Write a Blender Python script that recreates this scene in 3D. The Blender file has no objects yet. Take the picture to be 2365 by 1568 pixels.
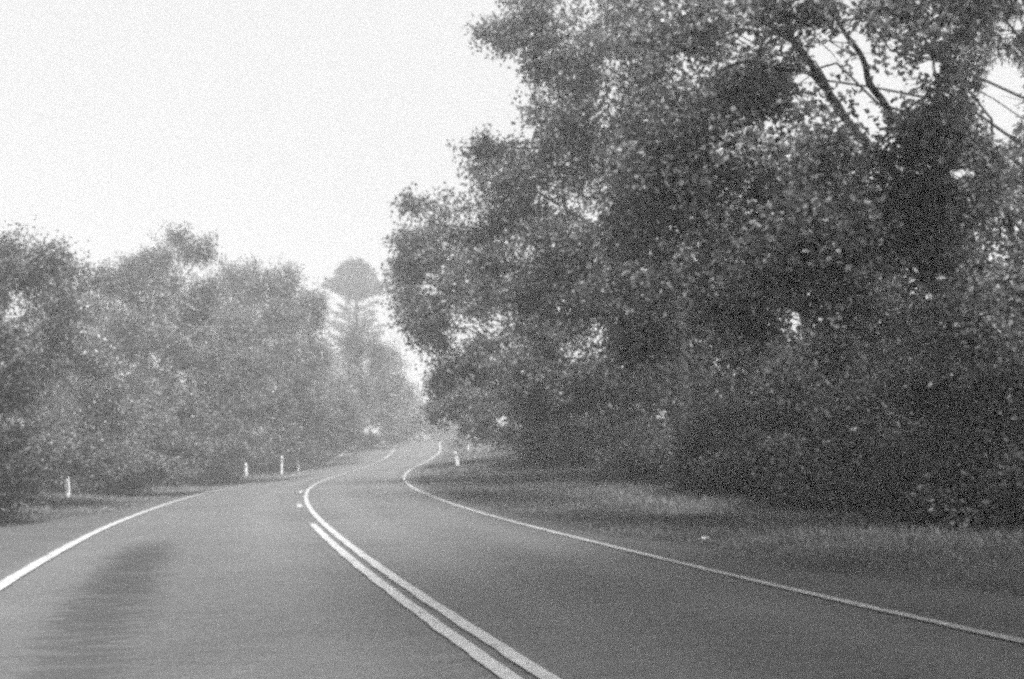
import bpy, math, random
import numpy as np
rng = np.random.default_rng(11)
random.seed(5)
sc = bpy.context.scene
COL = sc.collection

# ------------------------------------------------------------------ camera
CAM_H = 1.25
LENS, SENSOR = 35.0, 36.0
W, H = 1024, 679
F = LENS / SENSOR * W
HORIZON = 442.13
PITCH = math.atan((HORIZON - H / 2) / F)
cam_d = bpy.data.cameras.new('camera')
cam = bpy.data.objects.new('camera', cam_d)
COL.objects.link(cam)
cam.location = (0, 0, CAM_H)
cam.rotation_euler = (math.pi / 2 + PITCH, 0, 0)
cam_d.lens = LENS
cam_d.sensor_width = SENSOR
cam_d.clip_end = 3000
sc.camera = cam
KD = 0.43316   # photo coordinates are measured on a 2364 px wide view of it

def ray(px, py):
    """direction of the view through a measured point of the photograph"""
    x, y = px * KD, py * KD
    dx, dz = (x - W / 2) / F, (H / 2 - y) / F
    c, s = math.cos(PITCH), math.sin(PITCH)
    return np.array([dx, c - dz * s, s + dz * c])

def at(px, py, Y):
    """the real point at distance Y (metres ahead)"""
    d = ray(px, py)
    return np.array([0, 0, CAM_H]) + d * (Y / d[1])

# ------------------------------------------------------------------ materials (a black and white place: greys only)
def mat(name):
    m = bpy.data.materials.new(name)
    m.use_nodes = True
    nt = m.node_tree
    nt.nodes.clear()
    out = nt.nodes.new('ShaderNodeOutputMaterial')
    return m, nt, out

def g3(v):
    return (v, v, v, 1)

def ramp(nt, src, stops):
    r = nt.nodes.new('ShaderNodeValToRGB')
    e = r.color_ramp.elements
    while len(e) < len(stops):
        e.new(0.5)
    for el, (p, v) in zip(e, stops):
        el.position = p
        el.color = g3(v)
    nt.links.new(src, r.inputs[0])
    return r.outputs[0]

def noise(nt, vec, scale, detail=4, rough=.55, dist=0):
    n = nt.nodes.new('ShaderNodeTexNoise')
    n.inputs['Scale'].default_value = scale
    n.inputs['Detail'].default_value = detail
    n.inputs['Roughness'].default_value = rough
    n.inputs['Distortion'].default_value = dist
    if vec is not None:
        nt.links.new(vec, n.inputs['Vector'])
    return n.outputs[0]

def math_n(nt, op, a, b=None, clamp=False):
    n = nt.nodes.new('ShaderNodeMath')
    n.operation = op
    n.use_clamp = clamp
    for i, v in enumerate((a, b)):
        if v is None:
            continue
        if isinstance(v, (int, float)):
            n.inputs[i].default_value = v
        else:
            nt.links.new(v, n.inputs[i])
    return n.outputs[0]

def mixc(nt, f, a, b, mode='MIX'):
    n = nt.nodes.new('ShaderNodeMix')
    n.data_type = 'RGBA'
    n.blend_type = mode
    for sock, v in ((n.inputs[0], f), (n.inputs[6], a), (n.inputs[7], b)):
        if isinstance(v, (int, float)):
            if sock.type == 'VALUE':
                sock.default_value = v
            else:
                sock.default_value = g3(v)
        else:
            nt.links.new(v, sock)
    return n.outputs[2]

def leaf_mat(name, lo, hi, trans=.35, rough=.5, spec=.4, top=2.6):
    m, nt, out = mat(name)
    geo = nt.nodes.new('ShaderNodeNewGeometry')
    mid = lo * .6 + hi * .4
    c = ramp(nt, geo.outputs['Random Per Island'], [(0, lo * .8), (.6, lo * .75 + hi * .25), (.84, hi), (.95, hi * (1 + (top - 1) * .4)), (1, hi * top)])  # random leaf tones; the brightest carry sky-lit flecks as colour
    cl = noise(nt, geo.outputs['Position'], .75, 4, .65)     # drifts of lighter and darker leaf tone, standing in for lit and shaded clumps
    c = mixc(nt, 1.0, c, ramp(nt, cl, [(.34, .65), (.5, .95), (.66, 1.4)]), 'MULTIPLY')
    p = nt.nodes.new('ShaderNodeBsdfPrincipled')
    p.inputs['Roughness'].default_value = rough
    p.inputs['Specular IOR Level'].default_value = spec
    nt.links.new(c, p.inputs['Base Color'])
    t = nt.nodes.new('ShaderNodeBsdfTranslucent')
    nt.links.new(c, t.inputs[0])
    mx = nt.nodes.new('ShaderNodeMixShader')
    mx.inputs[0].default_value = trans
    nt.links.new(p.outputs[0], mx.inputs[1])
    nt.links.new(t.outputs[0], mx.inputs[2])
    nt.links.new(mx.outputs[0], out.inputs[0])
    return m

def bark_mat(name, lo, hi):
    m, nt, out = mat(name)
    tc = nt.nodes.new('ShaderNodeTexCoord')
    mp = nt.nodes.new('ShaderNodeMapping')
    mp.inputs['Scale'].default_value = (6, 6, 1.2)
    nt.links.new(tc.outputs['Object'], mp.inputs[0])
    n = noise(nt, mp.outputs[0], 2.2, 6, .65)
    c = ramp(nt, n, [(.3, lo), (.7, hi)])
    p = nt.nodes.new('ShaderNodeBsdfPrincipled')
    p.inputs['Roughness'].default_value = .85
    p.inputs['Specular IOR Level'].default_value = .2
    nt.links.new(c, p.inputs['Base Color'])
    b = nt.nodes.new('ShaderNodeBump')
    b.inputs['Strength'].default_value = .6
    b.inputs['Distance'].default_value = .03
    nt.links.new(n, b.inputs['Height'])
    nt.links.new(b.outputs[0], p.inputs['Normal'])
    nt.links.new(p.outputs[0], out.inputs[0])
    return m

M = {}
M['leaf_broad'] = leaf_mat('leaf_broad', .09, .28, .58, .38, .6)
M['leaf_dark'] = leaf_mat('leaf_dark', .03, .085, .3, .5, .35)
M['leaf_grey'] = leaf_mat('leaf_grey', .08, .25, .4, .5, .4)
M['leaf_pale'] = leaf_mat('leaf_pale', .10, .22, .4, .5, .35)
M['leaf_needle'] = leaf_mat('leaf_needle', .05, .09, .2, .6, .3)
M['bark'] = bark_mat('bark', .018, .05)
M['bark_pale'] = bark_mat('bark_pale', .165, .5)
M['grass'] = leaf_mat('grass_blades', .15, .22, .3, .7, .1, 1.1)

def simple(name, v, rough=.6, var=.25, scale=8):
    m, nt, out = mat(name)
    tc = nt.nodes.new('ShaderNodeTexCoord')
    n = noise(nt, tc.outputs['Object'], scale, 5)
    c = ramp(nt, n, [(.25, v * (1 - var)), (.75, v * (1 + var * .4))])
    p = nt.nodes.new('ShaderNodeBsdfPrincipled')
    p.inputs['Roughness'].default_value = rough
    nt.links.new(c, p.inputs['Base Color'])
    nt.links.new(p.outputs[0], out.inputs[0])
    return m

M['post_white'] = simple('post_white', .6, .5, .15)
M['reflector_dark'] = simple('reflector_dark', .05, .2)
M['litter_white'] = simple('litter_white', .5, .6)

def asphalt():
    m, nt, out = mat('asphalt')
    uv = nt.nodes.new('ShaderNodeUVMap')
    uv.uv_map = 'lane'
    sp = nt.nodes.new('ShaderNodeSeparateXYZ')
    nt.links.new(uv.outputs[0], sp.inputs[0])
    d, s = sp.outputs[0], sp.outputs[1]
    geo = nt.nodes.new('ShaderNodeNewGeometry')
    pos = geo.outputs['Position']
    stone = noise(nt, pos, 90, 3, .7)
    blot = noise(nt, pos, 1.1, 5, .6)
    # streaks across the lane, as on a worn chip seal
    mp = nt.nodes.new('ShaderNodeMapping')
    mp.inputs['Scale'].default_value = (1.1, 7.0, 1)
    nt.links.new(uv.outputs[0], mp.inputs[0])
    streak = noise(nt, mp.outputs[0], 1.3, 6, .65, .3)
    base = ramp(nt, blot, [(.25, .11), (.75, .14)])
    base = mixc(nt, .55, base, ramp(nt, streak, [(.3, .08), (.7, .165)]))
    patch = noise(nt, pos, .35, 3, .5, .6)
    base = mixc(nt, .6, base, ramp(nt, patch, [(.35, .8), (.5, 1.0), (.62, 1.12)]), 'MULTIPLY')
    speck = noise(nt, pos, 28, 2, .6)
    base = mixc(nt, .5, base, ramp(nt, speck, [(.32, .45), (.5, 1.0), (.7, 1.3)]), 'MULTIPLY')
    # two polished wheel paths per lane, a little lighter
    def bump_at(c0, w):
        a = math_n(nt, 'SUBTRACT', d, c0)
        a = math_n(nt, 'DIVIDE', a, w)
        a = math_n(nt, 'MULTIPLY', a, a)
        a = math_n(nt, 'MULTIPLY', a, -1.0)
        return math_n(nt, 'EXPONENT', a)
    wp = None
    for c0 in (-1.0, .85, 2.45):
        b = bump_at(c0, .38)
        wp = b if wp is None else math_n(nt, 'ADD', wp, b)
    base = mixc(nt, math_n(nt, 'MULTIPLY', wp, .35), base, .17)
    # old dark tyre and tar stain in the outer wheel path of the left lane
    st = bump_at(-2.45, .42)
    along = nt.nodes.new('ShaderNodeMapRange')
    along.interpolation_type = 'SMOOTHSTEP'
    for k, v in zip((1, 2, 3, 4), (19.0, 15.5, 0, 1)):
        along.inputs[k].default_value = v
    nt.links.new(s, along.inputs[0])
    along2 = nt.nodes.new('ShaderNodeMapRange')
    along2.interpolation_type = 'SMOOTHSTEP'
    for k, v in zip((1, 2, 3, 4), (5.0, 13.0, .4, 1)):
        along2.inputs[k].default_value = v
    nt.links.new(s, along2.inputs[0])
    st = math_n(nt, 'MULTIPLY', st, along.outputs[0])
    st = math_n(nt, 'MULTIPLY', st, along2.outputs[0])
    st = math_n(nt, 'MULTIPLY', st, 1.15)
    st = math_n(nt, 'ADD', st, math_n(nt, 'MULTIPLY', math_n(nt, 'SUBTRACT', streak, .5), 4.5))
    st = math_n(nt, 'MULTIPLY', ramp(nt, st, [(.4, 0), (.85, 1)]), math_n(nt, 'MULTIPLY', math_n(nt, 'MULTIPLY', along.outputs[0], along2.outputs[0]), bump_at(-2.45, .75)))
    base = mixc(nt, math_n(nt, 'MULTIPLY', st, .85), base, .03)
    # the sealed shoulders are older and darker
    sl = nt.nodes.new('ShaderNodeMapRange')
    for k, v in zip((1, 2, 3, 4), (-3.45, -3.7, 0, 1)):
        sl.inputs[k].default_value = v
    nt.links.new(d, sl.inputs[0])
    sr = nt.nodes.new('ShaderNodeMapRange')
    for k, v in zip((1, 2, 3, 4), (3.25, 3.4, 0, 1)):
        sr.inputs[k].default_value = v
    nt.links.new(d, sr.inputs[0])
    sh = math_n(nt, 'MULTIPLY', math_n(nt, 'ADD', sl.outputs[0], sr.outputs[0]), .5)
    base = mixc(nt, sh, base, ramp(nt, blot, [(.3, .045), (.7, .08)]))
    base = mixc(nt, .55, base, ramp(nt, stone, [(.3, .35), (.7, 1.0)]), 'MULTIPLY')
    p = nt.nodes.new('ShaderNodeBsdfPrincipled')
    p.inputs['Roughness'].default_value = .62
    p.inputs['Specular IOR Level'].default_value = .35
    nt.links.new(base, p.inputs['Base Color'])
    b = nt.nodes.new('ShaderNodeBump')
    b.inputs['Strength'].default_value = .5
    b.inputs['Distance'].default_value = .012
    nt.links.new(stone, b.inputs['Height'])
    nt.links.new(b.outputs[0], p.inputs['Normal'])
    nt.links.new(p.outputs[0], out.inputs[0])
    return m
M['asphalt'] = asphalt()

def paint():
    m, nt, out = mat('road_paint')
    geo = nt.nodes.new('ShaderNodeNewGeometry')
    n = noise(nt, geo.outputs['Position'], 14, 6, .7)
    n2 = noise(nt, geo.outputs['Position'], 80, 2, .7)
    c = ramp(nt, n, [(.3, .28), (.55, .44), (.8, .54)])
    c = mixc(nt, .5, c, ramp(nt, n2, [(.35, .35), (.6, 1)]), 'MULTIPLY')
    n3 = noise(nt, geo.outputs['Position'], 5, 6, .75)
    c = mixc(nt, ramp(nt, n3, [(.56, 0), (.68, .75)]), c, .09)
    p = nt.nodes.new('ShaderNodeBsdfPrincipled')
    p.inputs['Roughness'].default_value = .6
    nt.links.new(c, p.inputs['Base Color'])
    nt.links.new(p.outputs[0], out.inputs[0])
    return m
M['paint'] = paint()

def ground_mat():
    m, nt, out = mat('verge_ground')
    geo = nt.nodes.new('ShaderNodeNewGeometry')
    a = noise(nt, geo.outputs['Position'], .45, 6, .6)
    b = noise(nt, geo.outputs['Position'], 9, 5, .7)
    c = ramp(nt, a, [(.3, .05), (.5, .08), (.7, .11)])
    c = mixc(nt, .6, c, ramp(nt, b, [(.3, .4), (.7, 1)]), 'MULTIPLY')
    p = nt.nodes.new('ShaderNodeBsdfPrincipled')
    p.inputs['Roughness'].default_value = .95
    p.inputs['Specular IOR Level'].default_value = .1
    nt.links.new(c, p.inputs['Base Color'])
    bm = nt.nodes.new('ShaderNodeBump')
    bm.inputs['Strength'].default_value = .8
    bm.inputs['Distance'].default_value = .06
    nt.links.new(b, bm.inputs['Height'])
    nt.links.new(bm.outputs[0], p.inputs['Normal'])
    nt.links.new(p.outputs[0], out.inputs[0])
    return m
M['ground'] = ground_mat()

# ------------------------------------------------------------------ mesh helpers
def mesh_obj(name, V, faces, material, parent=None, smooth=False):
    """faces: list of (n,k) index arrays"""
    me = bpy.data.meshes.new(name)
    V = np.asarray(V, dtype=np.float32)
    me.vertices.add(len(V))
    me.vertices.foreach_set('co', V.ravel())
    loops = np.concatenate([f.ravel() for f in faces]).astype(np.int32)
    sizes = np.concatenate([np.full(len(f), f.shape[1], dtype=np.int32) for f in faces])
    starts = np.concatenate([[0], np.cumsum(sizes)[:-1]]).astype(np.int32)
    me.loops.add(len(loops))
    me.loops.foreach_set('vertex_index', loops)
    me.polygons.add(len(sizes))
    me.polygons.foreach_set('loop_start', starts)
    if smooth:
        me.polygons.foreach_set('use_smooth', np.ones(len(sizes), dtype=bool))
    me.update(calc_edges=True)
    me.validate()
    me.materials.append(material)
    o = bpy.data.objects.new(name, me)
    COL.objects.link(o)
    if parent is not None:
        o.parent = parent
    return o

def empty(name, loc, label, cat, group=None):
    o = bpy.data.objects.new(name, None)
    o.empty_display_size = .3
    o.location = loc
    COL.objects.link(o)
    o['label'] = label
    o['category'] = cat
    if group:
        o['group'] = group
    return o

class Tubes:
    def __init__(self):
        self.V, self.Q, self.n = [], [], 0
    def add(self, pts, radii, k=6):
        pts = np.asarray(pts, float)
        n = len(pts)
        t = np.gradient(pts, axis=0)
        t /= np.linalg.norm(t, axis=1)[:, None] + 1e-9
        ref = np.array([0, 0, 1.]) if abs(t[0][2]) < .85 else np.array([1., 0, 0])
        u = np.cross(t, ref)
        u /= np.linalg.norm(u, axis=1)[:, None] + 1e-9
        w = np.cross(t, u)
        a = np.linspace(0, 2 * math.pi, k, endpoint=False)
        r = np.asarray(radii)[:, None, None]
        ring = pts[:, None] + r * (np.cos(a)[None, :, None] * u[:, None] + np.sin(a)[None, :, None] * w[:, None])
        i = np.arange(n - 1)[:, None] * k
        j = np.arange(k)[None, :]
        j2 = (j + 1) % k
        q = np.stack([i + j, i + j2, i + k + j2, i + k + j], -1).reshape(-1, 4) + self.n
        self.V.append(ring.reshape(-1, 3))
        self.Q.append(q)
        self.n += n * k
    def twigs(self, A, B, r0, r1):
        """many thin three-sided twigs at once, bowed a little"""
        n = len(A)
        if not n:
            return
        d = B - A
        L = np.linalg.norm(d, axis=1)[:, None]
        mid = (A + B) / 2 + rng.normal(0, .08, (n, 3)) * L
        t = d / (L + 1e-9)
        u = np.cross(t, np.array([.3, .2, .93]))
        u /= np.linalg.norm(u, axis=1)[:, None] + 1e-9
        w = np.cross(t, u)
        rings = []
        for P, r in ((A, r0), (mid, (r0 + r1) / 2), (B, r1)):
            for a in (0, 2.094, 4.189):
                rings.append(P + r * (math.cos(a) * u + math.sin(a) * w))
        V = np.stack(rings, 1)            # n,9,3
        base = np.arange(n)[:, None, None] * 9 + self.n
        q = np.array([[l * 3 + j, l * 3 + (j + 1) % 3, l * 3 + 3 + (j + 1) % 3, l * 3 + 3 + j] for l in (0, 1) for j in range(3)])
        self.V.append(V.reshape(-1, 3))
        self.Q.append((base + q[None]).reshape(-1, 4))
        self.n += n * 9
    def build(self, name, m, parent, off):
        return mesh_obj(name, np.concatenate(self.V) - off, [np.concatenate(self.Q)], m, parent, True)

# openings in the right hand canopy where the sky shows: (px, py, rx, ry, from Y, to Y)
GAPS = [(1905, 140, 36, 48, 9, 26), (1855, 185, 28, 20, 9, 26), (1988, 125, 20, 46, 9, 26), (2312, 235, 42, 95, 9, 26),
        (2212, 397, 40, 18, 9, 40), (2150, 150, 26, 28, 9, 26), (2330, 60, 28, 22, 9, 26), (1850, 225, 30, 10, 9, 26), (1720, 85, 22, 14, 9, 30)]

def in_gap(p):
    d = p - np.array([0, 0, CAM_H])
    c, s = math.cos(PITCH), math.sin(PITCH)
    yc = np.maximum(d[:, 1] * c + d[:, 2] * s, .1)
    px = (W / 2 + F * d[:, 0] / yc) / KD
    py = (H / 2 - F * (d[:, 2] * c - d[:, 1] * s) / yc) / KD
    bad = np.zeros(len(p), bool)
    for gx_, gy_, rx, ry, y0, y1 in GAPS:
        q = ((px - gx_) / rx) ** 2 + ((py - gy_) / ry) ** 2
        bad |= (q < rng.uniform(.75, 1.5, len(p))) & (p[:, 1] > y0) & (p[:, 1] < y1)
    return bad

def unit(v):
    return v / (np.linalg.norm(v, axis=-1, keepdims=True) + 1e-9)

def leaves(P, A, L, Wd, fold=False, up=.5):
    """leaf blades at P along A; returns verts, quads"""
    n = len(P)
    nrm = unit(rng.normal(0, 1, (n, 3)) + np.array([0, 0, up]))
    side = unit(np.cross(A, nrm))
    nrm = unit(np.cross(side, A))
    L = L * rng.uniform(.65, 1.3, n)[:, None]
    Wd = Wd * rng.uniform(.7, 1.25, n)[:, None]
    if not fold:
        V = np.stack([P, P + A * L * .45 + side * Wd * .5, P + A * L, P + A * L * .45 - side * Wd * .5], 1)
        q = np.arange(n)[:, None] * 4 + np.array([0, 1, 2, 3])
        return V.reshape(-1, 3), q
    dip = nrm * Wd * .22
    V = np.stack([P, P + A * L * .35 + side * Wd * .5 + dip, P + A * L * .75 + side * Wd * .34 + dip * .6,
                  P + A * L - nrm * L * .12, P + A * L * .75 - side * Wd * .34 + dip * .6, P + A * L * .35 - side * Wd * .5 + dip], 1)
    b = np.arange(n)[:, None] * 6
    q = np.concatenate([b + np.array([0, 1, 2, 3]), b + np.array([0, 3, 4, 5])], 0)
    return V.reshape(-1, 3), q

# ------------------------------------------------------------------ the road's line: plan, grade and crossfall
KN = np.linspace(0, 130, 14)
CURV = [.642, .647, .358, .561, 1.275, .937, -.819, -.756, 1.222, 1.153, -1.667, -2.782, -2.979, -2.97]
GRADE = [.3, -.697, -1.519, -.881, .037, 1.777, 4.147, 5.373, 3.879, .485, -3.093, -5.0, -5.0, -4.0]
BANK = [-1.512, .86, .536, -2.171, -5.509, -8.57, -9.346, -7.863, -5.753, -3.528, -1.736, -.582, .003, .173]
X0, TH0, WL, WR = 2.868, -.368, 3.436, 3.229
DS = .5
S = np.arange(0, 130 + DS, DS)

def smooth(v):
    y = np.interp(S, KN, v)
    w = np.hanning(17)
    w /= w.sum()
    return np.convolve(np.pad(y, 8, mode='edge'), w, 'valid')
kk = smooth(CURV) * .01
TH = TH0 + np.concatenate([[0], np.cumsum(kk[:-1]) * DS])
CX = X0 + np.concatenate([[0], np.cumsum(np.sin(TH[:-1])) * DS])
CY = -2 + np.concatenate([[0], np.cumsum(np.cos(TH[:-1])) * DS])
CZ = np.concatenate([[0], np.cumsum(smooth(GRADE)[:-1] * .01) * DS])
CZ -= np.interp(2, S, CZ)
BK = smooth(BANK) * .01
# carry the road on behind the camera and on round the bend
nb, ne = 60, 120
bs = np.arange(-nb, 0) * DS
CX = np.concatenate([X0 + bs * math.sin(TH0), CX])
CY = np.concatenate([-2 + bs * math.cos(TH0), CY])
CZ = np.concatenate([np.full(nb, CZ[0]), CZ])
TH = np.concatenate([np.full(nb, TH0), TH])
BK = np.concatenate([np.full(nb, BK[0]), BK])
te = TH[-1] - .012 * DS * np.arange(1, ne + 1)
CX = np.concatenate([CX, CX[-1] + np.cumsum(np.sin(te)) * DS])
CY = np.concatenate([CY, CY[-1] + np.cumsum(np.cos(te)) * DS])
CZ = np.concatenate([CZ, CZ[-1] - .02 * DS * np.arange(1, ne + 1)])
TH = np.concatenate([TH, te])
BK = np.concatenate([BK, np.full(ne, BK[-1])])
SS = np.concatenate([bs, S, S[-1] + DS * np.arange(1, ne + 1)])
NX, NY = np.cos(TH), -np.sin(TH)

def shoulder_l(s):
    return WL + np.interp(s, [-30, 15, 19, 27, 40, 90], [2.5, 2.4, 2.1, .75, .6, .5]) + .12 * np.sin(s * 1.7) + .07 * np.sin(s * 4.1)

def shoulder_r(s):
    return WR + np.interp(s, [-30, 6, 9, 13, 18, 30, 90], [1.9, 1.9, 1.7, 1.1, .8, .5, .45]) + .12 * np.sin(s * 1.3 + 1) + .06 * np.sin(s * 3.7)

def on_road(s, d, lift=0.):
    s = np.asarray(s, float)
    f = lambda a: np.interp(s, SS, a)
    return np.stack([f(CX) + f(NX) * d, f(CY) + f(NY) * d, f(CZ) - f(BK) * d + lift], -1)

def nearest(X, Y):
    X = np.asarray(X, float).ravel()
    Y = np.asarray(Y, float).ravel()
    idx = np.empty(len(X), int)
    for i in range(0, len(X), 20000):
        a = (X[i:i + 20000, None] - CX) ** 2 + (Y[i:i + 20000, None] - CY) ** 2
        idx[i:i + 20000] = a.argmin(1)
    d = (X - CX[idx]) * NX[idx] + (Y - CY[idx]) * NY[idx]
    dist = np.hypot(X - CX[idx], Y - CY[idx]) * np.sign(d + 1e-9)
    return idx, dist

def wob(X, Y):
    return (np.sin(X * .31 + 1.3 * np.sin(Y * .17)) * .5 + np.sin(Y * .43 + X * .21 + 2) * .35 + np.sin(X * 1.1 - Y * .9) * .15)

def ground_z(X, Y):
    X = np.asarray(X, float).ravel()
    Y = np.asarray(Y, float).ravel()
    i, d = nearest(X, Y)
    s = SS[i]
    el, er = -shoulder_l(s), shoulder_r(s)
    z = CZ[i] - BK[i] * np.clip(d, -7, 7)
    out = np.where(d > 0, d - er, el - d)            # metres outside the seal
    z = z + np.interp(out, [-.3, .25], [-.09, .0])
    o = np.clip(out, 0, None)
    z += np.where(d > 0, np.interp(o, [0, 1, 6, 12, 40], [0, .02, .16, .9, 2.0]), np.interp(o, [0, 1.2, 3, 8, 40], [0, .0, .12, .5, .9]))
    z += wob(X, Y) * .05 * np.clip(o / 2, 0, 1) + wob(X * .2, Y * .2) * .4 * np.clip((o - 8) / 20, 0, 1)
    return z

def on_ground(px, py):
    d = ray(px, py)
    t = np.arange(4, 160, .1)
    P = np.array([0, 0, CAM_H]) + d * t[:, None]
    below = P[:, 2] < ground_z(P[:, 0], P[:, 1])
    j = below.argmax() if below.any() else len(t) - 1
    return P[j]

def axis(lo, a, b, hi, fine, n):
    k = np.linspace(0, 1, n)[1:] ** 2
    return np.concatenate([(a - (a - lo) * k)[::-1], np.arange(a, b + fine / 2, fine), b + (hi - b) * k])
gx = axis(-320, -26, 22, 320, .4, 26)
gy = axis(-60, -6, 112, 520, .5, 24)
GX, GY = np.meshgrid(gx, gy)
V = np.stack([GX.ravel(), GY.ravel(), ground_z(GX, GY)], 1)
nx, ny = len(gx), len(gy)
i = (np.arange(ny - 1)[:, None] * nx + np.arange(nx - 1)[None]).ravel()
gr = mesh_obj('ground', V, [np.stack([i, i + 1, i + nx + 1, i + nx], 1)], M['ground'], None, True)
gr['kind'] = 'structure'
gr['label'] = 'rough roadside ground under the grass and trees'

# road sheet
cols = np.linspace(0, 1, 25)
srow = SS[::1]
rows = []
uvs = []
for s in srow:
    l, r = -shoulder_l(s), shoulder_r(s)
    d = l + (r - l) * cols
    p = on_road(np.full(25, s), d)
    skirt_l = p[0] + [0, 0, -.12]
    skirt_r = p[-1] + [0, 0, -.12]
    rows.append(np.vstack([skirt_l, p, skirt_r]))
    uvs.append(np.stack([np.concatenate([[l], d, [r]]), np.full(27, s)], 1))
V = np.concatenate(rows)
UV = np.concatenate(uvs)
n = 27
i = (np.arange(len(srow) - 1)[:, None] * n + np.arange(n - 1)[None]).ravel()
road = mesh_obj('road', V, [np.stack([i, i + 1, i + n + 1, i + n], 1)], M['asphalt'], None, True)
lay = road.data.uv_layers.new(name='lane')
li = np.empty(len(road.data.loops), np.int32)
road.data.loops.foreach_get('vertex_index', li)
lay.data.foreach_set('uv', UV[li].astype(np.float32).ravel())
road['kind'] = 'structure'
road['label'] = 'pale worn two lane bitumen road winding over a low crest'

def stripe(name, s0, s1, d, w, label):
    s = np.arange(s0, s1 + .01, .25)
    j = .006 * np.sin(s * 5.1) + .004 * np.sin(s * 11.7)
    a = on_road(s, d - w / 2 + j, .014)
    b = on_road(s, d + w / 2 + j * .5, .014)
    V = np.empty((len(s) * 2, 3))
    V[0::2], V[1::2] = a, b
    i = np.arange(len(s) - 1) * 2
    o = mesh_obj(name, V, [np.stack([i, i + 1, i + 3, i + 2], 1)], M['paint'], road)
    o['label'] = label
    return o
stripe('edge_line', -25, 150, -WL, .12, 'white painted line along the outer edge of the left lane')
stripe('edge_line', -25, 150, WR, .11, 'white painted line along the verge of the right lane')
stripe('centre_line', -25, 150, 0, .105, 'continuous white centre line')
stripe('centre_line', -25, 20.0, -.19, .105, 'shorter white barrier line beside the continuous centre line')
for a, b in ((25.6, 27.2), (33.6, 35.4)):
    stripe('centre_dash', a, b, -.2, .11, 'short white dash beside the continuous centre line')

# ------------------------------------------------------------------ trees and shrubs
def bez(a, b, c, n):
    t = np.linspace(0, 1, n)[:, None]
    return (1 - t) ** 2 * a + 2 * t * (1 - t) * b + t * t * c

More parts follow.
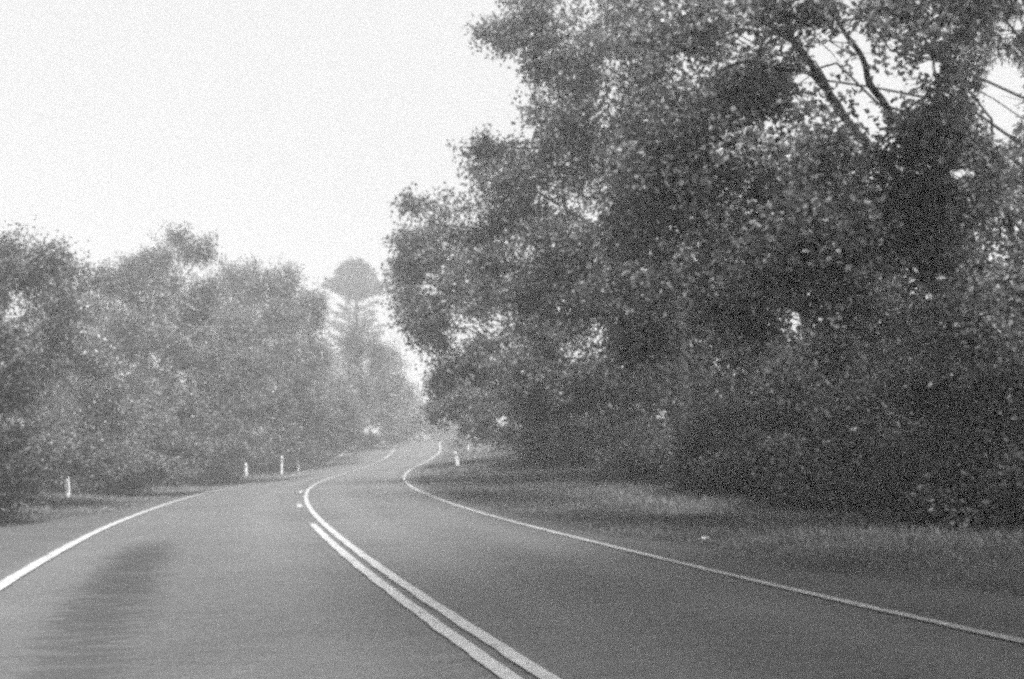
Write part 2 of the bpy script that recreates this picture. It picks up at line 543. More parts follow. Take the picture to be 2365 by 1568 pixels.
def plant(name, label, cat, group, base, blobs, leaf, cover, leafmat, barkmat='bark', r=.18, limbs=(), fold=False,
          droop=.25, per=26, spray=.55, stems=1, up=.5, noise_cut=.25, lean=0., skirt=1., limb_k=.42):
    """blobs: (px, py, Y, rx, ry) foliage masses, measured on the photo and set at real distance Y (m)"""
    bx, by = base
    bz = float(ground_z([bx], [by])[0]) - .08
    o3 = np.array([bx, by, bz])
    root = empty(name, o3, label, cat, group)
    C, R = [], []
    for bl in blobs:
        if len(bl) == 6:                   # plain metres: centre and radii
            C.append(np.array(bl[:3], float))
            R.append(np.array(bl[3:], float))
            continue
        px, py, Y, rx, ry = bl
        C.append(at(px, py, Y))
        m = Y / F * KD
        R.append(np.array([rx * m, (rx * .5 + ry * .5) * m * .85, ry * m]))
    if stems > 1:                              # low growth round the foot, down to the grass
        for q in range(6):
            a = 2 * math.pi * q / 6 + rng.uniform(-.3, .3)
            sx = bx + 1.5 * math.cos(a) * skirt
            sy = by + 1.5 * math.sin(a) * skirt
            h_ = rng.uniform(.55, .95) * skirt
            C.append(np.array([sx, sy, float(ground_z([sx], [sy])[0]) + h_ * .75]))
            R.append(np.array([1.35 * skirt, 1.1 * skirt, h_]))
    C, R = np.array(C), np.array(R)
    T = Tubes()
    top = C[:, 2].max()
    ctr = C.mean(0)
    if stems == 1:
        tp = np.array([ctr[0] * .5 + bx * .5, ctr[1] * .5 + by * .5, top])
        trunk = bez(o3, np.array([bx + lean, by, bz + (top - bz) * .55]), tp, 14)
        trunk[1:-1] += rng.normal(0, r * .3, (12, 3)) * [1, 1, .2]
        fl = np.linspace(0, 1, 14)
        T.add(trunk, r * (1.25 * np.exp(-fl * 14) * .6 + 1 - .88 * fl), 9)
    allV, allQ, nv = [], [], 0
    tw_a, tw_b = [], []
    for k in range(len(C)):
        c, rr = C[k], R[k]
        if stems == 1:
            zt = bz + (c[2] - bz) * rng.uniform(.5, .72)
            j = int(np.argmin(abs(trunk[:, 2] - zt)))
            st = trunk[j]
            r0 = r * (1 - .88 * j / 13) * limb_k
        else:
            st = o3 + np.array([rng.normal(0, .25), rng.normal(0, .25), 0])
            r0 = r * .7
        mid = (st + c) / 2 + np.array([0, 0, .12 * np.linalg.norm(c - st)]) + rng.normal(0, .1, 3) * rr
        lb = bez(st, mid, c, 10)
        lb[1:-1] += rng.normal(0, .025 * np.linalg.norm(c - st), (8, 3))
        T.add(lb, np.linspace(r0, max(.012, r0 * .18), 10), 6)
        # sprays through the mass, denser towards the outside, in drifts
        nl = cover * math.pi * rr[0] * rr[2] / (leaf[0] * leaf[1] * .42)
        ns = max(6, int(nl / per))
        cand = int(ns * (2.2 if stems == 1 else 1.35))
        u = unit(rng.normal(0, 1, (cand, 3)))
        rad = rng.uniform(.08, 1, cand) ** (1 / 2.4) * (1 + .1 * np.clip(rng.normal(0, 1, cand), -1.5, 1.2))
        p = c + u * rad[:, None] * rr
        # lesser lobes break the mass up
        ml = rng.integers(6, 10)
        su = unit(rng.normal(0, 1, (ml, 3)))
        sc0 = su * rng.uniform(.5, .85, (ml, 1))
        sr = rng.uniform(.28, .52, ml)
        w = rng.integers(0, ml, cand)
        sub = rng.uniform(0, 1, cand) < .72
        u2 = unit(rng.normal(0, 1, (cand, 3)))
        q2 = c + (sc0[w] + u2 * (sr[w] * rng.uniform(.05, 1, cand) ** .45 * (1 + .12 * np.clip(rng.normal(0, 1, cand), -1.5, 1.3)))[:, None]) * rr
        p = np.where(sub[:, None], q2, p)
        u = np.where(sub[:, None], unit(su[w] * .6 + u2 * .6), u)
        nz = np.sin(p[:, 0] * 2.1 + 1.7 * k) + np.sin(p[:, 1] * 1.9 + k) + np.sin(p[:, 2] * 2.6 + 1.1 * np.sin(p[:, 0] * 1.3)) + rng.normal(0, .8, cand)
        keep = np.argsort(-nz)[:ns] if noise_cut else np.arange(ns)
        p, u = p[keep], u[keep]
        wisp = (rng.uniform(0, 1, len(p)) < .07) & (p[:, 2] > c[2] - .2 * rr[2])
        p = np.where(wisp[:, None], c + unit((p - c) / rr) * rr * rng.uniform(1.0, 1.3, (len(p), 1)), p)
        gz = ground_z(p[:, 0], p[:, 1])
        ok = p[:, 2] > gz + .05
        p, u = p[ok], u[ok]
        if not len(p):
            continue
        # nodes: sprays hang off a few side branches
        nb_ = max(3, min(14, len(p) // 14))
        nodes = c + unit(rng.normal(0, 1, (nb_, 3))) * rr * rng.uniform(.35, .6, (nb_, 1))
        for q in nodes:
            T.add(bez(c + rng.normal(0, .05, 3), (c + q) / 2 + rng.normal(0, .08, 3) * rr, q, 5), np.linspace(max(.012, r0 * .2), .009, 5), 4)
        near = ((p[:, None] - nodes[None]) ** 2).sum(2).argmin(1)
        tw_a.append(nodes[near])
        tw_b.append(p)
        d = unit(u * [1, 1, .7] + rng.normal(0, .45, p.shape) + [0, 0, -droop + .15])
        npn = np.maximum(3, rng.poisson(per, len(p)))
        idx = np.repeat(np.arange(len(p)), npn)
        t = rng.uniform(-.5, .5, len(idx))[:, None]
        sp_len = spray * rng.uniform(.6, 1.4, len(p))[idx][:, None]
        LP = p[idx] + d[idx] * t * sp_len + np.clip(rng.normal(0, .16 * spray, (len(idx), 3)), -.3 * spray, .3 * spray) + np.array([0, 0, -.15 * droop]) * (t + .5) ** 2
        if group in ('trees along the right roadside',):
            k_ = ~in_gap(LP)
            LP, idx = LP[k_], idx[k_]
        LA = unit(d[idx] * .5 + rng.normal(0, .6, (len(idx), 3)) + [0, 0, -droop])
        v, q = leaves(LP, LA, leaf[0], leaf[1], fold, up)
        allV.append(v)
        allQ.append(q + nv)
        nv += len(v)
    if tw_a:
        T.twigs(np.concatenate(tw_a), np.concatenate(tw_b), .011, .004)
    for pts, r0, r1 in limbs:
        P = np.array([at(*q) if len(q) == 3 else q[:3] for q in pts])
        tt = np.linspace(0, len(P) - 1, 4 * len(P))
        P = np.stack([np.interp(tt, np.arange(len(P)), P[:, a]) for a in range(3)], 1)
        P[1:-1] += rng.normal(0, .05, (len(P) - 2, 3))
        for _ in range(2):
            P[1:-1] = (P[:-2] + P[1:-1] * 2 + P[2:]) / 4
        T.add(P, np.linspace(r0, r1, len(P)), 8)
    tr = T.build('trunk' if stems == 1 else 'stems', M[barkmat], root, o3)
    cr = mesh_obj('crown' if cat == 'tree' else 'foliage', np.concatenate(allV) - o3, [np.concatenate(allQ)], M[leafmat], root)
    return root

GL = 'trees along the left roadside'
GR = 'trees along the right roadside'
SL = 'shrubs along the left roadside'
SR = 'shrubs along the right roadside'

# right: the big near tree whose trunk stands just past the picture's edge
plant('broadleaf_tree', 'huge dark broadleaf tree leaning over the right lane, heavy limbs showing against the sky', 'tree', GR,
      (10.2, 15.5),
      [(1750, 120, 13.5, 230, 200), (2000, 40, 12.5, 260, 110), (1560, 330, 14.5, 200, 170), (1800, 430, 13, 260, 150),
       (2080, 420, 13, 230, 150), (2250, 480, 13.5, 190, 150), (1650, 560, 14.5, 220, 150), (1960, 610, 13.5, 260, 150),
       (2250, 680, 13.5, 200, 170), (1480, 600, 15.5, 140, 130), (1680, 470, 14.5, 190, 140), (1900, 330, 14, 140, 90), (2100, 560, 14.5, 200, 120), (1560, 450, 15.5, 160, 130), (1850, 520, 14.5, 220, 130), (1700, 730, 15.5, 160, 100), (1700, -150, 15.5, 260, 80),
       (2150, 210, 12.5, 110, 170), (2300, -60, 11, 220, 160), (1560, 110, 14.5, 160, 160), (1420, 740, 16.5, 150, 110)],
      (.09, .065), 2.5, 'leaf_broad', 'bark', .30,
      limbs=[([(2560, 900, 15.4), (2364, 710, 14.8), (2240, 600, 14.4), (2140, 520, 14), (2050, 400, 13.8), (1960, 285, 13.4), (1900, 195, 13.2), (1840, 95, 13), (1800, 20, 12.8)], .10, .03),
             ([(2140, 520, 14), (2080, 330, 13.6), (2030, 210, 13.4), (1985, 130, 13.2), (1930, 40, 13)], .075, .025),
             ([(1960, 285, 13.4), (1905, 190, 13.3), (1830, 158, 13.2), (1700, 150, 13.3), (1640, 175, 13.5), (1590, 235, 13.8)], .04, .012),
             ([(1850, 105, 13.05), (1800, 75, 13), (1700, 68, 13.2), (1600, 110, 13.6)], .03, .01),
             ([(2364, 710, 14.8), (2330, 500, 14), (2290, 400, 13.8), (2230, 380, 13.6)], .05, .015)],
      fold=True, spray=.6, limb_k=.16)

plant('broadleaf_tree', 'mid height broadleaf tree on the right with drooping sprays reaching left against white sky', 'tree', GR,
      (4.6, 26),
      [(1330, 90, 21, 150, 130), (1180, 60, 22, 95, 45), (1290, 220, 21.5, 110, 90), (1380, 330, 20, 170, 120), (1430, 180, 20, 120, 150),
       (1250, 420, 22, 170, 90), (1120, 380, 23, 85, 60), (1340, 540, 20.5, 180, 120), (1130, 500, 23, 150, 70), (960, 475, 24, 70, 24),
       (1400, 700, 20.5, 150, 110), (1220, 660, 22.5, 170, 110), (1370, -40, 21, 200, 80)],
      (.095, .07), 2.5, 'leaf_broad', 'bark', .26, fold=True, spray=.65)

plant('broadleaf_tree', 'hazy broadleaf tree further along the right verge with ragged left edge over the road', 'tree', GR,
      (2.0, 37),
      [(1000, 570, 31, 110, 50), (930, 600, 32, 50, 70), (1040, 690, 31, 125, 80), (1110, 600, 31, 120, 80), (970, 740, 32, 50, 60),
       (1100, 800, 32, 130, 80), (1010, 800, 33, 40, 70), (1190, 760, 30, 130, 110), (1300, 830, 29, 130, 80), (920, 545, 32, 40, 22), (950, 650, 32, 55, 75), (985, 735, 32, 65, 60), (1060, 870, 32, 70, 50), (1020, 640, 31.5, 90, 60)],
      (.12, .085), 3.6, 'leaf_grey', 'bark', .22, spray=.7)

plant('broadleaf_tree', 'low rounded tree overhanging the right verge just before the crest', 'tree', GR,
      (.8, 48),
      [(1090, 900, 43, 100, 70), (1040, 950, 45, 60, 55), (1160, 950, 42, 90, 60), (1090, 985, 44, 70, 38), (1230, 900, 40, 110, 80)],
      (.13, .09), 3.6, 'leaf_grey', 'bark', .16, spray=.7)

plant('broadleaf_tree', 'dark backing tree behind the shrubs at the right of the picture', 'tree', GR,
      (13.5, 21),
      [(2250, 820, 19, 220, 150), (2020, 800, 20, 200, 130), (2350, 600, 19, 180, 160), (1820, 800, 21, 170, 110), (2120, 640, 20, 200, 130), (2150, 960, 20, 220, 110), (2340, 830, 20, 160, 150), (2330, 1010, 19.5, 160, 120), (2200, 420, 21, 190, 60)],
      (.13, .095), 2.6, 'leaf_dark', 'bark', .24, spray=.7)

plant('broadleaf_tree', 'near broadleaf tree just past the right edge of the picture, shading the lane', 'tree', GR,
      (9.5, 6.5),
      [(2.7, 5.4, 8.8, 2.0, 2.0, 1.2), (11.8, 5.8, 7, 2.2, 2.6, 2.4), (4.1, 4.0, 8.0, 2.2, 2.0, 1.3), (3.7, 1.2, 7.6, 2.1, 2.2, 1.4), (6.9, 5.4, 8.8, 2.6, 2.4, 1.6), (6.9, 2.4, 8.0, 2.6, 2.4, 1.8),
       (4.9, -0.6, 7.4, 2.6, 2.4, 1.6), (1.7, 3.0, 7.3, 1.8, 2.2, 1.2), (2.2, .4, 7.2, 2, 2, 1.3), (4.6, -1.6, 7.4, 2.4, 2.2, 1.5), (7.2, -1.0, 8, 2.4, 2.4, 1.6), (5.6, -4, 7.6, 2.4, 2.2, 1.5), (10.2, 7.0, 5.4, 1.9, 2, 1.6), (10, 3.4, 4.8, 2, 2.4, 1.5), (9.6, 5, 8, 2.2, 2.4, 1.6),
       (10, 0, 5.6, 2.2, 2.4, 2), (6.4, 4.6, 9.2, 2.4, 2.4, 1.3), (8.4, .6, 7.6, 2.2, 2.2, 1.6)],
      (.10, .075), 4.0, 'leaf_broad', 'bark', .24, fold=True, spray=.6, limb_k=.25)

plant('feathery_tree', 'thin feathery tree at the top right corner with fine twigs against the sky', 'tree', GR,
      (13.5, 19),
      [(2330, 70, 16, 90, 110), (2420, 250, 16, 80, 120), (2230, 60, 17, 90, 90), (2360, 420, 16, 80, 70), (2240, 200, 17, 55, 100)],
      (.10, .03), 2.0, 'leaf_dark', 'bark', .07, spray=.8, droop=.5, limb_k=.22)

plant('broadleaf_tree', 'broad backing tree filling the gap between the huge tree and the drooping tree', 'tree', GR,
      (9.5, 31),
      [(1500, 700, 29, 220, 150), (1700, 560, 29, 200, 150), (1680, 800, 29, 220, 140), (1450, 880, 29, 170, 110), (1900, 700, 29, 200, 150),
       (1500, 420, 28, 180, 150), (1900, 880, 29, 200, 120), (2150, 800, 29, 200, 170), (2150, 520, 28, 160, 120), (1620, 810, 29.5, 160, 110), (1650, 680, 30, 170, 120), (1330, 950, 31, 120, 90)],
      (.15, .11), 2.4, 'leaf_dark', 'bark', .24, spray=.8)

# right: shrubs under the trees
for lab, base, blobs, cov, lm in (
    ('dense shrub on the right verge below the low rounded tree', (2.6, 40),
     [(1260, 990, 37, 110, 60), (1340, 940, 36, 110, 90), (1200, 1010, 39, 60, 34), (1250, 930, 37, 110, 70)], 3.4, 'leaf_broad'),
    ('wide grey shrub on the right verge under the drooping sprays', (5.6, 31),
     [(1450, 1000, 29, 120, 80), (1530, 920, 29, 130, 110), (1400, 900, 30, 110, 80), (1560, 1030, 28, 90, 60), (1480, 960, 29, 120, 100)], 3.4, 'leaf_broad'),
    ('rounded dark shrub on the right verge, just right of the wide grey shrub', (6.6, 25),
     [(1680, 1010, 23, 130, 120), (1760, 930, 23, 130, 100), (1620, 930, 24, 110, 90), (1740, 1085, 22, 130, 50), (1820, 1000, 22.5, 120, 110)], 3.4, 'leaf_dark'),
    ('dark shrub on the right verge between the rounded dark shrub and the picture edge', (7.2, 19.5),
     [(1930, 1030, 18.5, 150, 120), (2030, 940, 18.5, 150, 110), (1900, 920, 19, 120, 80), (1990, 1110, 18, 140, 60), (2100, 1040, 18, 130, 110)], 3.4, 'leaf_dark'),
    ('darkest tall shrub at the right edge, nearest the camera', (8.2, 15),
     [(2220, 1050, 14.6, 150, 130), (2360, 980, 14.4, 150, 180), (2230, 900, 15, 150, 110), (2370, 1140, 13.8, 140, 90), (2180, 1130, 14.2, 120, 70)], 3.4, 'leaf_dark')):
    plant('roadside_shrub', lab, 'shrub', SR, base, blobs, (.10, .06), cov, lm, 'bark', .05, stems=3, spray=.5, droop=.1)

# left: trees from near to far
plant('broadleaf_tree', 'tall loose tree at the left edge, sky showing through its top', 'tree', GL,
      (-13.4, 25),
      [(40, 610, 24, 110, 80), (-60, 640, 23, 120, 110), (130, 650, 25, 80, 75), (60, 740, 24, 140, 80), (-60, 830, 23, 130, 120), (100, 850, 24, 140, 80)],
      (0.086, 0.055), 3.0, 'leaf_grey', 'bark', .2, spray=.6, droop=-.2)
plant('broadleaf_tree', 'thin airy tree with sky gaps between the left edge tree and the peaked tree', 'tree', GL,
      (-17.5, 44),
      [(250, 650, 42, 75, 45), (190, 720, 42, 90, 60), (290, 730, 42, 90, 70), (230, 820, 41, 120, 80)],
      (0.109, 0.070), 2.4, 'leaf_grey', 'bark', .16, spray=.8, droop=-.2)
plant('peaked_tree', 'tallest peaked tree on the left with a pale trunk showing through', 'tree', GL,
      (-16.1, 43.5),
      [(403, 556, 42, 26, 28), (375, 590, 42, 45, 28), (435, 585, 42, 42, 32), (335, 612, 42, 40, 20), (470, 590, 42, 26, 36), (405, 620, 42, 80, 34), (400, 660, 42, 115, 60), (340, 760, 42, 110, 80), (460, 760, 42, 110, 90), (400, 860, 42, 130, 80), (465, 745, 43, 75, 75), (430, 810, 43, 90, 60)],
      (0.109, 0.070), 3.2, 'leaf_grey', 'bark_pale', .16, spray=.8, droop=-.2, lean=-.4)
plant('domed_tree', 'broad domed tree right of the peaked tree on the left side', 'tree', GL,
      (-16.5, 56),
      [(590, 650, 53, 90, 60), (520, 660, 53, 60, 50), (660, 690, 53, 75, 60), (705, 730, 53, 42, 70), (600, 760, 52, 140, 90), (560, 860, 52, 140, 80), (690, 850, 53, 90, 90), (575, 790, 52.5, 80, 65), (640, 780, 52.5, 80, 70)],
      (0.125, 0.086), 3.4, 'leaf_grey', 'bark', .24, spray=.9, droop=-.1)
plant('domed_tree', 'small round topped tree below the pine on the left', 'tree', GL,
      (-17.5, 74),
      [(800, 790, 70, 60, 58), (860, 830, 70, 60, 60), (770, 870, 69, 80, 70), (850, 910, 69, 80, 70)],
      (0.148, 0.101), 3.4, 'leaf_grey', 'bark', .2, spray=1.)
plant('domed_tree', 'last sloping tree on the left beside the road crest', 'tree', GL,
      (-16.5, 88),
      [(905, 870, 84, 40, 70), (930, 930, 84, 32, 60), (890, 960, 82, 60, 50), (862, 900, 80, 70, 75), (945, 985, 86, 28, 30)],
      (0.172, 0.117), 3.6, 'leaf_grey', 'bark', .18, spray=1.1)
plant('distant_tree', 'faint hazy tree closing the gap at the end of the road', 'tree', None,
      (-9.5, 122),
      [(985, 975, 120, 45, 42), (1040, 960, 120, 50, 60), (945, 985, 120, 40, 35), (990, 1015, 118, 50, 22), (1060, 1010, 118, 60, 30), (920, 1015, 118, 40, 22)],
      (0.218, 0.156), 3.6, 'leaf_grey', 'bark', .2, spray=1.3)

plant('broadleaf_tree', 'dense grey tree filling the left roadside behind the pale tipped shrub', 'tree', GL,
      (-22, 46),
      [(40, 900, 43, 140, 110), (200, 900, 43, 130, 110), (330, 940, 43, 110, 90), (130, 790, 43, 120, 80), (-80, 880, 43, 120, 110), (60, 1010, 42, 170, 60), (250, 1010, 42, 150, 60)],
      (0.117, 0.078), 3.6, 'leaf_grey', 'bark', .2, spray=.8, droop=-.2)
plant('broadleaf_tree', 'dense grey tree behind the arched shrub on the left', 'tree', GL,
      (-19, 66),
      [(450, 960, 62, 110, 90), (560, 930, 62, 120, 100), (680, 940, 62, 110, 90), (780, 950, 63, 90, 80), (620, 1020, 62, 160, 45), (430, 1030, 60, 110, 45)],
      (0.148, 0.101), 3.6, 'leaf_grey', 'bark', .2, spray=1.)

# left: shrubs in front
for lab, base, blobs, lm, lf in (
    ('dark shrub at the left edge of the picture, nearest the camera', (-11.2, 18),
     [(-20, 930, 17.5, 90, 130), (10, 1060, 17, 70, 100), (-60, 1090, 16.5, 80, 90), (10, 850, 18, 80, 90), (40, 1110, 17.3, 55, 55)], 'leaf_dark', (.09, .055)),
    ('pale tipped shrub behind the near white post on the left', (-14.2, 25.5),
     [(140, 990, 24, 100, 90), (190, 1050, 24, 100, 60), (90, 1060, 23, 70, 70), (230, 960, 25, 80, 80)], 'leaf_pale', (.10, .05)),
    ('bushy shrub with pale tips below the peaked tree on the left', (-13.9, 33),
     [(330, 1010, 32, 100, 75), (400, 970, 33, 90, 80), (300, 1060, 31, 80, 38), (420, 1050, 33, 70, 40), (392, 1082, 32, 55, 40)], 'leaf_pale', (.11, .06)),
    ('arched shrub below the domed tree on the left', (-14.6, 46),
     [(560, 900, 44, 110, 80), (640, 930, 44, 90, 80), (500, 970, 43, 90, 90), (580, 1020, 43, 120, 50)], 'leaf_pale', (.13, .07)),
    ('dark low shrub behind the two thin white posts', (-14.8, 58),
     [(720, 990, 56, 80, 60), (660, 1030, 55, 60, 30), (770, 960, 57, 80, 70), (790, 1020, 58, 60, 30)], 'leaf_grey', (.15, .08)),
    ('farthest low shrub on the left, beside the crest', (-15, 76),
     [(860, 1000, 74, 60, 35), (920, 1000, 78, 40, 28)], 'leaf_grey', (.18, .1))):
    plant('roadside_shrub', lab, 'shrub', SL, base, blobs, (lf[0] * .85, lf[1] * .85), 3.4, lm, 'bark', .05, stems=3, spray=.5, droop=-.1, skirt=.85)

# the tall pine behind: whorled branches, a dome on a bare neck
def pine():
    Y = 118
    b = at(832, 1000, Y)
    bz = float(ground_z([b[0]], [b[1]])[0])
    o3 = np.array([b[0], b[1], bz])
    root = empty('bunya_pine', o3, 'tall domed pine with a bare neck standing above the left trees', 'tree')
    m = Y / F * KD
    topz = at(820, 603, Y)[2]
    T = Tubes()
    zz = np.linspace(0, 1, 12)
    trunk = np.stack([np.interp(zz, [0, 1], [b[0], at(820, 603, Y)[0]]), np.full(12, b[1]), bz + (topz - bz) * zz], 1)
    T.add(trunk, np.linspace(.42, .12, 12), 8)
    V, Q, nv = [], [], 0
    whorls = [(604, 12, 7, 0), (610, 26, 9, 0), (617, 36, 10, 0), (625, 41, 11, 0), (633, 46, 11, 0), (641, 54, 12, 0), (649, 76, 14, 0), (656, 82, 14, 0),
              (664, 58, 9, 0), (673, 36, 8, 0), (682, 20, 7, 0), (694, 24, 3, 1), (706, 44, 4, 1), (719, 38, 5, 1), (735, 52, 6, 1), (749, 62, 7, 1), (766, 58, 7, 1), (784, 54, 8, 1)]
    for py, wpx, nbr, low in whorls:
        w = wpx * m
        z = at(820, py, Y)[2]
        cx = np.interp(z, [bz, topz], [b[0], trunk[-1][0]])
        a0 = rng.uniform(0, 6.3)
        for k in range(nbr):
            a = a0 + 2 * math.pi * k / nbr + rng.uniform(-.2, .2)
            ln = w * rng.uniform(.78, 1.08)
            rise = rng.uniform(.02, .3) if low else rng.uniform(-.2, .02)
            e = np.array([cx + math.cos(a) * ln, b[1] + math.sin(a) * ln, z + rise * ln])
            st = np.array([cx, b[1], z - (.5 if low else -.25) * (.4 * ln)])
            if not low:
                st[2] = z + .1 * ln - (.55 * ln if py > 640 else 0)
            md = (st + e) / 2 + [0, 0, (-.12 if low else .12) * ln]
            br = bez(st, md, e, 8)
            T.add(br, np.linspace(.08, .02, 8), 4)
            n = int((24 if low else 34) * ln) + 8
            t = rng.uniform(.5, 1.02, n) if low else rng.uniform(.25, 1.02, n)
            wid = .3 * np.sin(np.clip(t, 0, 1) * math.pi * .9 + .1)[:, None] + .06
            P = np.stack([np.interp(t, np.linspace(0, 1, 8), br[:, q]) for q in range(3)], 1) + rng.normal(0, 1, (n, 3)) * wid * [1, 1, .4]
            A = unit((e - st) / ln * .9 + rng.normal(0, .45, (n, 3)) + [0, 0, -.1])
            v, q = leaves(P, A, .5, .13, False, 1.)
            V.append(v)
            Q.append(q + nv)
            nv += len(v)
    T.build('trunk', M['bark'], root, o3)
    mesh_obj('crown', np.concatenate(V) - o3, [np.concatenate(Q)], M['leaf_needle'], root)
pine()

# ------------------------------------------------------------------ guide posts
def guide_post(px, py0, py1, label, lean=0., wide=.14, frame=False):
    b = on_ground(px, py1)
    Y = b[1]
    h = max(.3, (py1 - py0) * KD * Y / F) + .12
    root = empty('guide_post', (b[0], b[1], b[2] - .06), label, 'guide post', 'white guide posts beside the road')
    hw, t = wide / 2, .012
    # a slightly curved flexible blade with rounded top
    prof = [(-hw, 0, .012), (0, -t, -.0), (hw, 0, .012)]
    rows, V = 9, []
    for k in range(rows):
        z = h * k / (rows - 1)
        sc_ = 1.0 if k < rows - 1 else .55
        for x, y, c in ((-hw, .01), (0, -.014), (hw, .01)) and [(-hw * sc_, .01, 0), (0, -.014, 0), (hw * sc_, .01, 0), (hw * sc_, .026, 0), (0, .004, 0), (-hw * sc_, .026, 0)]:
            V.append((x, y, z))
    V = np.array(V)
    i = np.arange(rows - 1)[:, None] * 6
    j = np.arange(6)[None]
    q = np.stack([i + j, i + (j + 1) % 6, i + 6 + (j + 1) % 6, i + 6 + j], -1).reshape(-1, 4)
    cap = np.array([[(rows - 1) * 6 + k for k in (0, 1, 4, 5)], [(rows - 1) * 6 + k for k in (1, 2, 3, 4)]])
    mesh_obj('post', V, [q, cap], M['post_white'], root)
    rz0, rz1, rw = (h * .30, h * .84, hw * .4) if frame else (h * .74, h * .86, hw * .6)
    Vr = np.array([(x, y, z) for z in (rz0, rz1) for (x, y) in ((-rw, -.012), (rw, -.012), (rw, -.018), (-rw, -.018))])
    qr = np.array([[0, 1, 2, 3], [4, 5, 6, 7], [0, 1, 5, 4], [1, 2, 6, 5], [2, 3, 7, 6], [3, 0, 4, 7]])
    mesh_obj('reflector', Vr, [qr], M['reflector_dark'], root)
    root.rotation_euler = (0, lean, math.atan2(-b[0], b[1]) * -1 * 0)
    return root
guide_post(157, 1106, 1149, 'broad white guide post with a dark panel in the grass at far left', -.06, .13, True)
guide_post(489, 1076, 1115, 'stubby leaning guide post below the arched shrub', -.12)
guide_post(569, 1072, 1102, 'smallest white guide post, between the stubby one and the thin pair', -.08)
guide_post(650, 1055, 1095, 'left of the two tall thin guide posts left of the road', .0, .11)
guide_post(689, 1054, 1089, 'right of the two tall thin guide posts left of the road', -.06, .11)
guide_post(1058, 1045, 1077, 'white guide post leaning on the right verge before the low tree', -.2, .16)
guide_post(1081, 1030, 1042, 'tiny guide post under the low tree on the right verge', .0, .1)

# a crumpled scrap of litter on the right verge
def scrap(px, py, size, label):
    b = on_ground(px, py)
    n = 7
    V = []
    for i_ in range(n):
        for j_ in range(n):
            V.append(((i_ / (n - 1) - .5) * size + random.gauss(0, size * .05), (j_ / (n - 1) - .5) * size * .8 + random.gauss(0, size * .05), abs(random.gauss(0, size * .22)) + .02))
    ii = (np.arange(n - 1)[:, None] * n + np.arange(n - 1)[None]).ravel()
    o = mesh_obj('litter', np.array(V), [np.stack([ii, ii + 1, ii + n + 1, ii + n], 1)], M['litter_white'])
    so = o.modifiers.new('thickness', 'SOLIDIFY')
    so.thickness = .004
    o.location = b + [0, 0, .03]
    o['label'] = label
    o['category'] = 'litter'
scrap(1628, 1254, .09, 'crumpled white scrap lying on the right verge beside the edge line')

# ------------------------------------------------------------------ grass
def grass():
    n = 260000
    s = rng.uniform(2, 100, n) ** 1.0
    s = 4 + 96 * rng.uniform(0, 1, n) ** 1.6
    right = rng.uniform(0, 1, n) < .72
    o = np.where(right, rng.uniform(-.1, 9.5, n), rng.uniform(-.1, 5, n))
    d = np.where(right, shoulder_r(s) + o, -shoulder_l(s) - o)
    P = on_road(s, d)
    P[:, 2] = ground_z(P[:, 0], P[:, 1])
    cl = wob(P[:, 0] * 1.7, P[:, 1] * 1.7) + wob(P[:, 0] * .6 + 9, P[:, 1] * .6) + rng.normal(0, .5, n)
    ok = (cl > -.55) & (P[:, 1] > 2)
    P, o, cl = P[ok], o[ok], cl[ok]
    n = len(P)
    dist = np.maximum(P[:, 1], 5)
    h = (.04 + .09 * np.clip(o / 5, 0, 1)) * rng.uniform(.5, 1.6, n) * np.clip(.8 + .3 * cl, .5, 1.5)
    w = .006 + .00055 * dist
    a = rng.uniform(0, math.pi, n)
    sx, sy = np.cos(a) * w, np.sin(a) * w
    lean = rng.normal(0, .45, (n, 2)) * h[:, None]
    V = np.stack([P + np.stack([-sx, -sy, -.01 + 0 * sx], 1), P + np.stack([sx, sy, -.01 + 0 * sx], 1),
                  P + np.stack([lean[:, 0], lean[:, 1], h], 1)], 1).reshape(-1, 3)
    q = np.arange(n * 3).reshape(-1, 3)
    g = mesh_obj('grass', V, [q], M['grass'])
    g['kind'] = 'stuff'
    g['label'] = 'rough mown grass on the road verges'
    g['category'] = 'grass'
grass()

# ------------------------------------------------------------------ haze
def haze():
    x0, x1, y0, y1, z0, z1 = -330, 330, -70, 530, -9, 36
    V = np.array([(x, y, z) for z in (z0, z1) for (x, y) in ((x0, y0), (x1, y0), (x1, y1), (x0, y1))], float)
    q = np.array([[3, 2, 1, 0], [4, 5, 6, 7], [0, 1, 5, 4], [1, 2, 6, 5], [2, 3, 7, 6], [3, 0, 4, 7]])
    m, nt, out = mat('haze_air')
    v = nt.nodes.new('ShaderNodeVolumePrincipled')
    v.inputs['Color'].default_value = g3(.97)
    v.inputs['Density'].default_value = .0052
    v.inputs['Anisotropy'].default_value = .3
    nt.links.new(v.outputs[0], out.inputs['Volume'])
    o = mesh_obj('haze', V, [q], m)
    o['kind'] = 'stuff'
    o['label'] = 'pale mist hanging over the road and trees'
    o['category'] = 'haze'
haze()

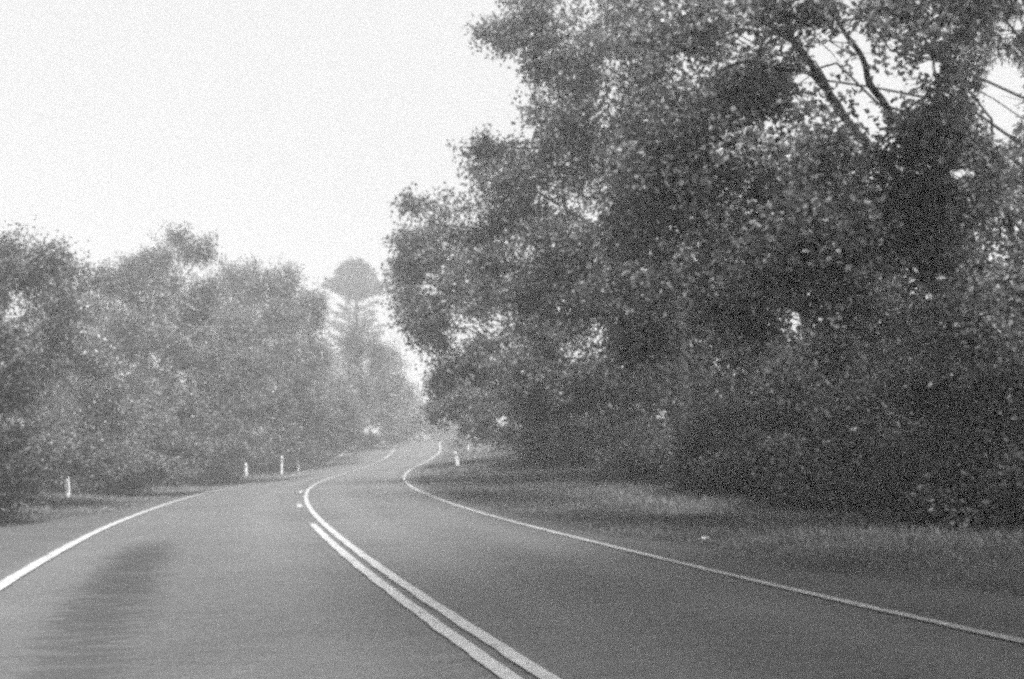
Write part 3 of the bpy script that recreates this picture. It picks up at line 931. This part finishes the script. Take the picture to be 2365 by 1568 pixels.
# ------------------------------------------------------------------ daylight: bright overcast sky, veiled high sun to the right
SUN_EL, SUN_AZ = math.radians(51), math.radians(160)     # azimuth clockwise from straight ahead
world = bpy.data.worlds.new('World')
sc.world = world
world.use_nodes = True
nt = world.node_tree
nt.nodes.clear()
out = nt.nodes.new('ShaderNodeOutputWorld')
bg = nt.nodes.new('ShaderNodeBackground')
sky = nt.nodes.new('ShaderNodeTexSky')
sky.sky_type = 'NISHITA'
sky.sun_disc = False
sky.sun_elevation = SUN_EL
sky.sun_rotation = SUN_AZ
sky.dust_density = 4
bw = nt.nodes.new('ShaderNodeRGBToBW')
nt.links.new(sky.outputs[0], bw.inputs[0])
tcw = nt.nodes.new('ShaderNodeTexCoord')
veil = ramp(nt, noise(nt, tcw.outputs['Generated'], 1.6, 5, .5), [(.3, 3.6), (.7, 4.05)])
cloud = mixc(nt, .8, bw.outputs[0], veil)
nt.links.new(cloud, bg.inputs[0])
bg.inputs[1].default_value = .055
nt.links.new(bg.outputs[0], out.inputs[0])
sd = bpy.data.lights.new('sun', 'SUN')
sd.energy = 2.9
sd.angle = math.radians(26)
so = bpy.data.objects.new('sun', sd)
COL.objects.link(so)
from mathutils import Vector
to_sun = Vector((math.sin(SUN_AZ) * math.cos(SUN_EL), math.cos(SUN_AZ) * math.cos(SUN_EL), math.sin(SUN_EL)))
so.rotation_euler = to_sun.to_track_quat('Z', 'Y').to_euler()
so.location = (30, 20, 60)

vs = sc.view_settings
sc.display_settings.display_device = 'sRGB'
vs.view_transform = 'Standard'
vs.look = 'None'
vs.exposure = 2.0
vs.gamma = 1
cy = sc.cycles
cy.use_denoising = False
cy.use_adaptive_sampling = True          # keeps a little photographic grain
cy.adaptive_threshold = .05
cy.adaptive_min_samples = 16
cy.max_bounces = 5
cy.diffuse_bounces = 3
cy.glossy_bounces = 2
cy.transmission_bounces = 3
cy.volume_bounces = 1
cy.transparent_max_bounces = 4
cy.pixel_filter_type = 'BLACKMAN_HARRIS'
cy.filter_width = 3.1
